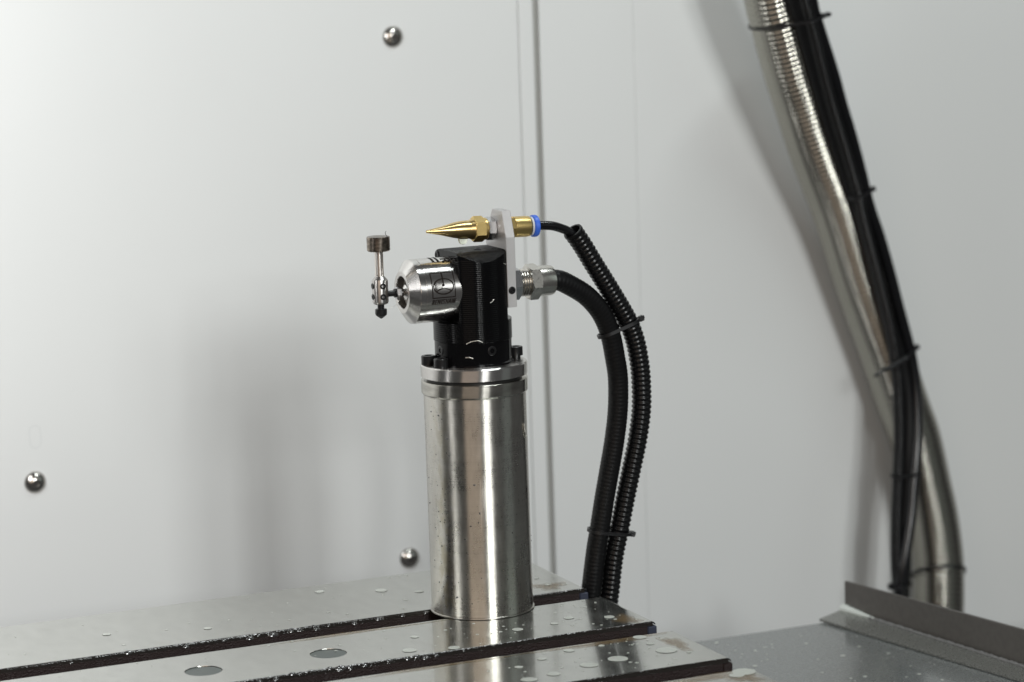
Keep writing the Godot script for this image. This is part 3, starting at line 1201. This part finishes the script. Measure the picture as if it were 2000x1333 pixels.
func stylus(t: Node3D) -> void:
	var X := -0.0609
	var o := Vector3(X, 0, 0)
	var to_x := Basis(Vector3(0, 0, 1), -PI / 2)
	var up := Transform3D(Basis(), o)
	var h := part(t, "stylus_holder", lathe([Vector2(0.0, 0.2008), Vector2(0.0036, 0.2008), Vector2(0.0046, 0.2013), Vector2(0.0050, 0.2024), Vector2(0.0050, 0.2153), Vector2(0.0047, 0.2163), Vector2(0.0029, 0.2184), Vector2(0.0, 0.2184)], 48), "holder_steel", up)
	var screw := lathe([Vector2(0.0, -0.0004), Vector2(0.0019, -0.0004), Vector2(0.0019, 0.0002), Vector2(0.0016, 0.0004), Vector2(0.0008, 0.0004), Vector2(0.0008, -0.0001), Vector2(0.0, -0.0001)], 24)
	for y in [0.2058, 0.2125]:
		for d in [Vector3(0, 0, 1), Vector3(-1, 0, 0)]:
			part(h, "grub_screw", screw, "black_oxide", along(d * 0.0049 + Vector3(0, y, 0), d + Vector3(0, y, 0)))
	var s := part(t, "stylus_stem", lathe([Vector2(0.0027, 0.2180), Vector2(0.0027, 0.2345)], 32), "pin_steel", up)
	part(t, "stylus_disc", lathe([Vector2(0.0, 0.2340), Vector2(0.0066, 0.2340), Vector2(0.0072, 0.2346), Vector2(0.00725, 0.2425), Vector2(0.0069, 0.2430), Vector2(0.0, 0.2430)], 48), "disc_steel", up)
	part(t, "lower_screw", lathe([Vector2(0.0, 0.1917), Vector2(0.0009, 0.1921), Vector2(0.0034, 0.1940), Vector2(0.0037, 0.1948), Vector2(0.0037, 0.1976), Vector2(0.0033, 0.1980), Vector2(0.0021, 0.1981), Vector2(0.0021, 0.2010)], 32), "black_oxide", up)
	part(t, "stylus_pin", lathe([Vector2(0.0019, -0.0562), Vector2(0.0019, -0.0520), Vector2(0.0028, -0.0516), Vector2(0.0028, -0.0505), Vector2(0.0, -0.0505)], 28), "black_oxide", Transform3D(to_x, Vector3(0, BY, 0)))
	part(t, "pin_nut", hexnut(0.0040, -0.0508, -0.0478, 0.25), "zinc_nut", Transform3D(to_x, Vector3(0, BY, 0)))
	part(t, "pin_neck", lathe([Vector2(0.0024, -0.0480), Vector2(0.0024, -0.0455), Vector2(0.0048, -0.0445), Vector2(0.0048, -0.0400)], 28), "probe_steel", Transform3D(to_x, Vector3(0, BY, 0)))


func nozzle(t: Node3D) -> void:
	var from := Vector3(-0.0287, 0.2434, 0.0)
	var to := Vector3(0.0515, 0.2413, 0.0)
	var at := along(from, to)
	# heights below are distances from the tip
	var p := [Vector2(0.0, 0.0003), Vector2(0.0006, 0.0003), Vector2(0.0006, 0.0), Vector2(0.00085, 0.0), Vector2(0.0009, 0.0004), Vector2(0.0026, 0.0092), Vector2(0.0048, 0.0180), Vector2(0.0056, 0.0228), Vector2(0.0057, 0.0266), Vector2(0.0058, 0.0285), Vector2(0.0068, 0.0312)]
	part(t, "air_nozzle", lathe(p, 56), "brass_turned", at)
	part(t, "nozzle_hex", hexnut(0.0082, 0.0309, 0.0380, 0.1), "brass", at)
	part(t, "nozzle_collar", lathe([Vector2(0.0070, 0.0375), Vector2(0.0069, 0.0395), Vector2(0.0062, 0.0405), Vector2(0.0050, 0.0409), Vector2(0.0050, 0.0460)], 48), "brass", at)
	part(t, "clamp_nut", hexnut(0.0073, 0.0396, 0.0452, 0.18), "zinc_nut", at)
	part(t, "fitting_hex", hexnut(0.0070, 0.0506, 0.0592, 0.5), "brass", at)
	part(t, "push_fitting", lathe([Vector2(0.0, 0.0585), Vector2(0.0066, 0.0585), Vector2(0.0066, 0.0670), Vector2(0.0064, 0.0690), Vector2(0.0057, 0.0703), Vector2(0.0, 0.0703)], 48), "brass", at)
	part(t, "white_seal", lathe([Vector2(0.0060, 0.0700), Vector2(0.0060, 0.0716)], 40), "white_plastic", at)
	part(t, "blue_release_collar", lathe([Vector2(0.0, 0.0712), Vector2(0.0060, 0.0712), Vector2(0.0069, 0.0718), Vector2(0.0070, 0.0740), Vector2(0.0066, 0.0748), Vector2(0.0036, 0.0748), Vector2(0.0036, 0.0720)], 48), "blue_plastic", at)


func gland(t: Node3D) -> void:
	var at := Transform3D(Basis(Vector3(0, 0, 1), -PI / 2), Vector3(0, 0.2062, 0))
	part(t, "lock_nut", hexnut(0.0110, 0.0229, 0.0316, 0.42), "zinc_nut", at)
	var thr := [Vector2(0.0082, 0.0298)]
	for k in 5:
		var y := 0.0305 + k * 0.0017
		thr.append(Vector2(0.0081, y))
		thr.append(Vector2(0.0088, y + 0.0006))
		thr.append(Vector2(0.0088, y + 0.0010))
	thr.append(Vector2(0.0081, 0.0395))
	part(t, "gland_thread", lathe(thr, 48), "nickel", at)
	part(t, "gland_hex", hexnut(0.0117, 0.0380, 0.0452, 0.30), "nickel", at)
	part(t, "gland_dome", lathe([Vector2(0.0097, 0.0448), Vector2(0.0097, 0.0535), Vector2(0.0092, 0.0552), Vector2(0.0068, 0.0556), Vector2(0.0068, 0.0530)], 48), "nickel", at)


# ---------------------------------------------------------------- hoses from the tool setter

var cable_line := []
var hose_line := []

func hoses() -> void:
	var tube := [Vector3(0.0434, 0.2417, 0.0), Vector3(0.0513, 0.2413, 0.0003), Vector3(0.0572, 0.2405, 0.0007), Vector3(0.0630, 0.2385, 0.0010), Vector3(0.0674, 0.2364, 0.0013), Vector3(0.0715, 0.2328, 0.0017), Vector3(0.0765, 0.2260, 0.0020), Vector3(0.0840, 0.2150, 0.0)]
	lone("air_tube", sweep(tube, func(s): return 0.0029, 0.0015, 24), "black_tube", "thin shiny black air tube from the blue collar into the corrugated hose", "tube")
	cable_line = [Vector3(0.0528, 0.2059, 0.0), Vector3(0.0599, 0.2056, 0.0), Vector3(0.0672, 0.2022, -0.0006), Vector3(0.0797, 0.1943, -0.0025), Vector3(0.0894, 0.1846, -0.0045), Vector3(0.0958, 0.1745, -0.0065), Vector3(0.1001, 0.1635, -0.0084), Vector3(0.1033, 0.1502, -0.0104), Vector3(0.1059, 0.1364, -0.0124), Vector3(0.1062, 0.1164, -0.0143), Vector3(0.1043, 0.0966, -0.0163), Vector3(0.1010, 0.0766, -0.0182), Vector3(0.0976, 0.0569, -0.0202), Vector3(0.0945, 0.0367, -0.0222), Vector3(0.0920, 0.0205, -0.0241), Vector3(0.0890, -0.0036, -0.0261), Vector3(0.0876, -0.0183, -0.0280), Vector3(0.0890, -0.0500, -0.0300), Vector3(0.0900, -0.1000, -0.0330), Vector3(0.090, -0.1500, -0.0350)]
	lone("probe_cable", sweep(cable_line, func(s): return 0.0066 + 0.00010 * sin(s * TAU / 0.0026), 0.00065, 28), "black_rubber", "smooth matte black cable leaving the nickel cable gland", "cable")
	hose_line = [Vector3(0.0703, 0.2362, 0.0020), Vector3(0.0776, 0.2265, 0.0003), Vector3(0.0852, 0.2147, -0.0013), Vector3(0.0931, 0.2030, -0.0030), Vector3(0.1009, 0.1912, -0.0047), Vector3(0.1080, 0.1801, -0.0063), Vector3(0.1133, 0.1710, -0.0080), Vector3(0.1178, 0.1600, -0.0097), Vector3(0.1207, 0.1484, -0.0113), Vector3(0.1228, 0.1349, -0.0130), Vector3(0.1234, 0.1146, -0.0147), Vector3(0.1210, 0.0948, -0.0163), Vector3(0.1168, 0.0749, -0.0180), Vector3(0.1125, 0.0552, -0.0197), Vector3(0.1085, 0.0352, -0.0213), Vector3(0.1043, 0.0152, -0.0230), Vector3(0.1020, -0.0050, -0.0247), Vector3(0.1010, -0.0197, -0.0263), Vector3(0.1030, -0.0500, -0.0280), Vector3(0.1040, -0.1000, -0.0310), Vector3(0.104, -0.1500, -0.0330)]
	var rib := func(s: float) -> float: return 0.0059 + 0.00065 * smoothstep(-0.5, 0.6, sin(s * TAU / 0.0033))
	var hose := thing("corrugated_hose", "ribbed black plastic hose arching beside the smooth cable", "hose")
	part(hose, "ribbed_jacket", sweep(hose_line, rib, 0.00055, 28, false), "black_loom")
	part(hose, "open_mouth", lathe([Vector2(0.0052, -0.0003), Vector2(0.0064, -0.0003), Vector2(0.0066, 0.0004), Vector2(0.0066, 0.0014), Vector2(0.0058, 0.0022)], 36), "black_loom", along(hose_line[0], hose_line[1]))
	part(hose, "inner_sleeve", sweep([hose_line[0], hose_line[1], hose_line[2]], func(s): return 0.0050, 0.0015, 24, false), "black_rubber")

	zip_tie("black zip tie binding cable and ribbed hose high on their arch", [[Vector3(0.0990, 0.1660, -0.0080), 0.0068], [Vector3(0.1110, 0.1735, -0.0068), 0.0067]], Vector3(0.30, -0.87, 0.10), Vector3(0.9, 0.40, 0.25), "cable ties on the probe hoses")
	zip_tie("black zip tie binding cable and ribbed hose low down near the table", [[Vector3(0.0940, 0.0335, -0.0225), 0.0068], [Vector3(0.1080, 0.0330, -0.0215), 0.0067]], Vector3(-0.17, -0.98, -0.05), Vector3(1, 0.05, 0.25), "cable ties on the probe hoses")


func zip_tie(label: String, round_what: Array, axis: Vector3, head_towards: Vector3, group: String, wide := 0.0022, tail := 0.003, loose := 0.0) -> void:
	var y := axis.normalized()
	var x := (head_towards - y * head_towards.dot(y)).normalized()
	var z := x.cross(y)
	var mid := Vector3.ZERO
	for c in round_what:
		mid += c[0] / round_what.size()
	var cloud := PackedVector2Array()
	for c in round_what:
		var d: Vector3 = c[0] - mid
		for k in 40:
			cloud.append(Vector2(d.dot(x), d.dot(z)) + Vector2(cos(TAU * k / 40), sin(TAU * k / 40)) * (c[1] + 0.0003))
	var hull := Geometry2D.convex_hull(cloud)
	hull.remove_at(hull.size() - 1)
	var t := thing("zip_tie", label, "cable tie", mid, group)
	t.basis = Basis(x, y, z)
	var st := begin()
	var n := hull.size()
	for k in n:
		var a := hull[k]
		var b := hull[(k + 1) % n]
		var ao := a + a.normalized() * 0.0011
		var bo := b + b.normalized() * 0.0011
		var h := wide / 2
		var v := func(p: Vector2, s: float) -> Vector3: return Vector3(p.x, s * h, p.y)
		var mid3 := Vector3((a.x + b.x) / 2 * 0.98, 0, (a.y + b.y) / 2 * 0.98)
		face(st, [v.call(ao, -1.0), v.call(bo, -1.0), v.call(bo, 1.0), v.call(ao, 1.0)], mid3 * 0.9)
		face(st, [v.call(a, 1.0), v.call(b, 1.0), v.call(bo, 1.0), v.call(ao, 1.0)], mid3 + Vector3(0, -0.01, 0))
		face(st, [v.call(a, -1.0), v.call(b, -1.0), v.call(bo, -1.0), v.call(ao, -1.0)], mid3 + Vector3(0, 0.01, 0))
	part(t, "strap", done(st), "tie_nylon")
	var far := 0.0
	var at := Vector2.ZERO
	for p in hull:
		if p.x > far:
			far = p.x
			at = p
	part(t, "locking_head", box(Vector3(far + 0.0003, -wide * 0.8, at.y - 0.0022), Vector3(far + 0.0038, wide * 0.8, at.y + 0.0022), 0.0005), "tie_nylon")
	if loose > 0:
		var front := 0.0
		for p in hull:
			front = maxf(front, p.y)
		part(t, "tail", box(Vector3(-far - loose, -wide * 0.5, front + 0.0012), Vector3(0.0, wide * 0.5, front + 0.0024), 0.0003), "tie_nylon")
	if tail > 0:
		part(t, "tail", box(Vector3(-0.0007, -wide / 2, 0), Vector3(0.0006, wide / 2, tail), 0.0002), "tie_nylon", Transform3D(Basis(Vector3.UP, 0.9), Vector3(far + 0.0022, 0, at.y)))


# ---------------------------------------------------------------- conduit and loom by the wall

func conduit() -> void:
	var pipe := [Vector3(0.3790, 0.3924, -0.3063), Vector3(0.3905, 0.3606, -0.3155), Vector3(0.3987, 0.3416, -0.3213), Vector3(0.4083, 0.3199, -0.3281), Vector3(0.4177, 0.2992, -0.3344), Vector3(0.4281, 0.2783, -0.3406), Vector3(0.4379, 0.2571, -0.3464), Vector3(0.4484, 0.2358, -0.3518), Vector3(0.4596, 0.2142, -0.3567), Vector3(0.4706, 0.1924, -0.3609), Vector3(0.4799, 0.1707, -0.3645), Vector3(0.4883, 0.1489, -0.3674), Vector3(0.4968, 0.1270, -0.3695), Vector3(0.5055, 0.1050, -0.3709), Vector3(0.5226, 0.0609, -0.3716), Vector3(0.5374, 0.0170, -0.3697), Vector3(0.5449, -0.0050, -0.3681), Vector3(0.5493, -0.0267, -0.3660), Vector3(0.5530, -0.0484, -0.3638), Vector3(0.5567, -0.0700, -0.3614), Vector3(0.5590, -0.0916, -0.3592), Vector3(0.5600, -0.1131, -0.3572), Vector3(0.5593, -0.1345, -0.3557), Vector3(0.5581, -0.1560, -0.3550), Vector3(0.5555, -0.1821, -0.3553), Vector3(0.54, -0.26, -0.355)]
	lone("steel_conduit", sweep(pipe, func(s): return 0.0215 - 0.0008 * pow(absf(cos(s * PI / 0.0043)), 4.0), 0.0004, 40), "conduit_steel", "thick shiny ribbed steel conduit hanging in front of the right wall", "conduit")
	var loom := [Vector3(0.3890, 0.3923, -0.2763), Vector3(0.4019, 0.3607, -0.2855), Vector3(0.4093, 0.3447, -0.2904), Vector3(0.4219, 0.3164, -0.2993), Vector3(0.4381, 0.2793, -0.3106), Vector3(0.4576, 0.2372, -0.3218), Vector3(0.4721, 0.2032, -0.3293), Vector3(0.4775, 0.1853, -0.3326), Vector3(0.4892, 0.1519, -0.3374), Vector3(0.5010, 0.1144, -0.3406), Vector3(0.5083, 0.0873, -0.3416), Vector3(0.5118, 0.0660, -0.3416), Vector3(0.5134, 0.0451, -0.3399), Vector3(0.5127, 0.0244, -0.3377), Vector3(0.5109, -0.0002, -0.3345), Vector3(0.5061, -0.0370, -0.3298), Vector3(0.5019, -0.0697, -0.3261), Vector3(0.4998, -0.0987, -0.3232), Vector3(0.5008, -0.1240, -0.3215), Vector3(0.5053, -0.1587, -0.3210), Vector3(0.512, -0.22, -0.325)]
	lone("ribbed_loom", sweep(loom, func(s): return 0.0050 + 0.0005 * smoothstep(-0.5, 0.6, sin(s * TAU / 0.0027)), 0.0004, 20), "black_loom", "ribbed black cable sleeve tied in front of the steel conduit", "cable")
	var inner := [Vector3(0.3843, 0.3924, -0.2813), Vector3(0.3967, 0.3609, -0.2905), Vector3(0.4076, 0.3368, -0.2981), Vector3(0.4201, 0.3095, -0.3067), Vector3(0.4343, 0.2792, -0.3159), Vector3(0.4497, 0.2477, -0.3246), Vector3(0.4634, 0.2191, -0.3314), Vector3(0.4743, 0.1942, -0.3365), Vector3(0.4872, 0.1619, -0.3417), Vector3(0.4983, 0.1295, -0.3453), Vector3(0.5051, 0.1079, -0.3468), Vector3(0.5133, 0.0861, -0.3475), Vector3(0.5203, 0.0644, -0.3476), Vector3(0.5246, 0.0430, -0.3464), Vector3(0.5257, 0.0220, -0.3447), Vector3(0.5237, -0.0028, -0.3421), Vector3(0.5198, -0.0316, -0.3387), Vector3(0.5154, -0.0604, -0.3354), Vector3(0.5135, -0.0852, -0.3328), Vector3(0.5108, -0.1101, -0.3306), Vector3(0.5084, -0.1280, -0.3295), Vector3(0.5077, -0.1609, -0.3290), Vector3(0.511, -0.22, -0.333)]
	lone("black_cable", sweep(inner, func(s): return 0.0056, 0.002, 20), "black_rubber", "plain black cable squeezed between the ribbed sleeve and the steel conduit", "cable")
	var outer := [Vector3(0.3955, 0.3920, -0.2793), Vector3(0.4099, 0.3603, -0.2885), Vector3(0.4149, 0.3483, -0.2922), Vector3(0.4379, 0.3030, -0.3063), Vector3(0.4490, 0.2785, -0.3136), Vector3(0.4622, 0.2503, -0.3213), Vector3(0.4742, 0.2215, -0.3283), Vector3(0.4845, 0.1937, -0.3339), Vector3(0.4961, 0.1678, -0.3382), Vector3(0.5073, 0.1375, -0.3418), Vector3(0.5167, 0.1072, -0.3439), Vector3(0.5250, 0.0795, -0.3447), Vector3(0.5286, 0.0640, -0.3446), Vector3(0.5307, 0.0430, -0.3422), Vector3(0.5300, 0.0224, -0.3392), Vector3(0.5272, -0.0021, -0.3351), Vector3(0.5234, -0.0202, -0.3317), Vector3(0.5194, -0.0383, -0.3288), Vector3(0.5152, -0.0585, -0.3254), Vector3(0.5102, -0.0764, -0.3225), Vector3(0.5050, -0.0944, -0.3198), Vector3(0.5016, -0.1065, -0.3186), Vector3(0.4983, -0.1241, -0.3175), Vector3(0.4952, -0.1565, -0.3170), Vector3(0.496, -0.22, -0.320)]
	lone("black_tube", sweep(outer, func(s): return 0.0049, 0.002, 20), "black_tube", "glossy black tube on the outer right side of the cable bundle", "tube")
	var g := "cable ties on the conduit bundle"
	zip_tie("black zip tie round the top of the conduit and its cables", [[Vector3(0.3986, 0.3424, -0.3211), 0.0219], [Vector3(0.4093, 0.3447, -0.2904), 0.0056], [Vector3(0.4174, 0.3490, -0.2919), 0.0051]], Vector3(-0.22, 0.97, 0.05), Vector3(1, 0.50, 0.25), g)
	zip_tie("black zip tie with its knob halfway up the cables", [[Vector3(0.4721, 0.2032, -0.3293), 0.0056], [Vector3(0.4714, 0.2027, -0.3353), 0.0058], [Vector3(0.4809, 0.2023, -0.3323), 0.0051]], Vector3(-0.28, 0.95, 0.0), Vector3(1, 0.3, 0.1), g, 0.0024, 0.0)
	zip_tie("black zip tie at the crossing with a long tail over the conduit", [[Vector3(0.5119, 0.0681, -0.3416), 0.0056], [Vector3(0.5198, 0.0665, -0.3476), 0.0058], [Vector3(0.5282, 0.0670, -0.3446), 0.0051]], Vector3(-0.38, 0.92, 0.0), Vector3(1, 0.4, 0.1), g, 0.0024, 0.0, 0.020)
	zip_tie("shiny black zip tie round the cables below the crossing", [[Vector3(0.5073, -0.0276, -0.3308), 0.0056], [Vector3(0.5199, -0.0295, -0.3389), 0.0058], [Vector3(0.5218, -0.0284, -0.3309), 0.0050]], Vector3(0.0, 1.0, 0.0), Vector3(0.3, 0, -1.0), g, 0.0026, 0.0)
	zip_tie("thin black zip tie round the bottom of the steel conduit", [[Vector3(0.5595, -0.1208, -0.3566), 0.0219]], Vector3(0.12, 0.90, -0.40), Vector3(1, -0.1, 0.0), g, 0.0022, 0.0)
	zip_tie("black zip tie round the cables just above the angle bracket", [[Vector3(0.4996, -0.1176, -0.3219), 0.0056], [Vector3(0.5097, -0.1205, -0.3299), 0.0058], [Vector3(0.5001, -0.1159, -0.3179), 0.0051]], Vector3(0.1, 1.0, 0.0), Vector3(-1, -0.3, 0.2), g, 0.0030, 0.0)


# ---------------------------------------------------------------- drop and chips

func small_things() -> void:
	var drop := lathe([Vector2(0.0, -0.0052), Vector2(0.0014, -0.0049), Vector2(0.0024, -0.0040), Vector2(0.0029, -0.0028), Vector2(0.0031, -0.0014), Vector2(0.0034, 0.0004), Vector2(0.0, 0.0006)], 28)
	lone("coolant_drop", drop, "water", "clear yellowish coolant drop hanging under the brass nozzle", "drop", Transform3D(Basis(), Vector3(-0.0048, 0.2388, 0.0008)))
	var g := "metal chips on the tool setter"
	chip("curled metal chip standing on top of the stylus disc", [Vector3(-0.0560, 0.2430, 0.0030), Vector3(-0.0568, 0.2440, 0.0030), Vector3(-0.0572, 0.2452, 0.0030), Vector3(-0.0566, 0.2464, 0.0030)], 0.00018, "black_oxide", g)
	chip("pale metal sliver lying across the black body above its smooth base", [Vector3(-0.0135, 0.1742, 0.0214), Vector3(-0.0105, 0.1756, 0.0228), Vector3(-0.0065, 0.1760, 0.0243), Vector3(-0.0040, 0.1748, 0.0250)], 0.00028, "chip_metal", g)
	chip("short bright chip on the smooth black base near the flange", [Vector3(-0.0140, 0.1655, 0.0203), Vector3(-0.0120, 0.1656, 0.0215), Vector3(-0.0098, 0.1648, 0.0226)], 0.00038, "chip_metal", g)
	chip("tiny bright chip stuck on the ribbed housing right of the barrel", [Vector3(0.0020, 0.1990, 0.0250), Vector3(0.0035, 0.1998, 0.0249), Vector3(0.0045, 0.2010, 0.0248)], 0.0003, "chip_metal", g)
	chip("white sliver on the housing edge beside the bracket plate", [Vector3(0.0135, 0.2225, 0.0212), Vector3(0.0150, 0.2218, 0.0208), Vector3(0.0163, 0.2219, 0.0203)], 0.00025, "chip_metal", g)
	chip("long pale sliver stuck upright on the steel post", [Vector3(0.0225, 0.1210, 0.0240), Vector3(0.0230, 0.1170, 0.0236), Vector3(0.0240, 0.1135, 0.0228), Vector3(0.0255, 0.1110, 0.0212)], 0.00035, "chip_metal", g)
	chip("thin pale thread from the lower screw to the probe nose", [Vector3(-0.0580, 0.1983, 0.0025), Vector3(-0.0555, 0.1985, 0.0030), Vector3(-0.0530, 0.1993, 0.0030), Vector3(-0.0510, 0.2010, 0.0028), Vector3(-0.0495, 0.2030, 0.0026)], 0.00012, "chip_metal", g)


func chip(label: String, pts: Array, r: float, m: String, group: String) -> void:
	lone("metal_chip", sweep(pts, func(s): return r, 0.0004, 8), m, label, "metal chip", Transform3D(), group)
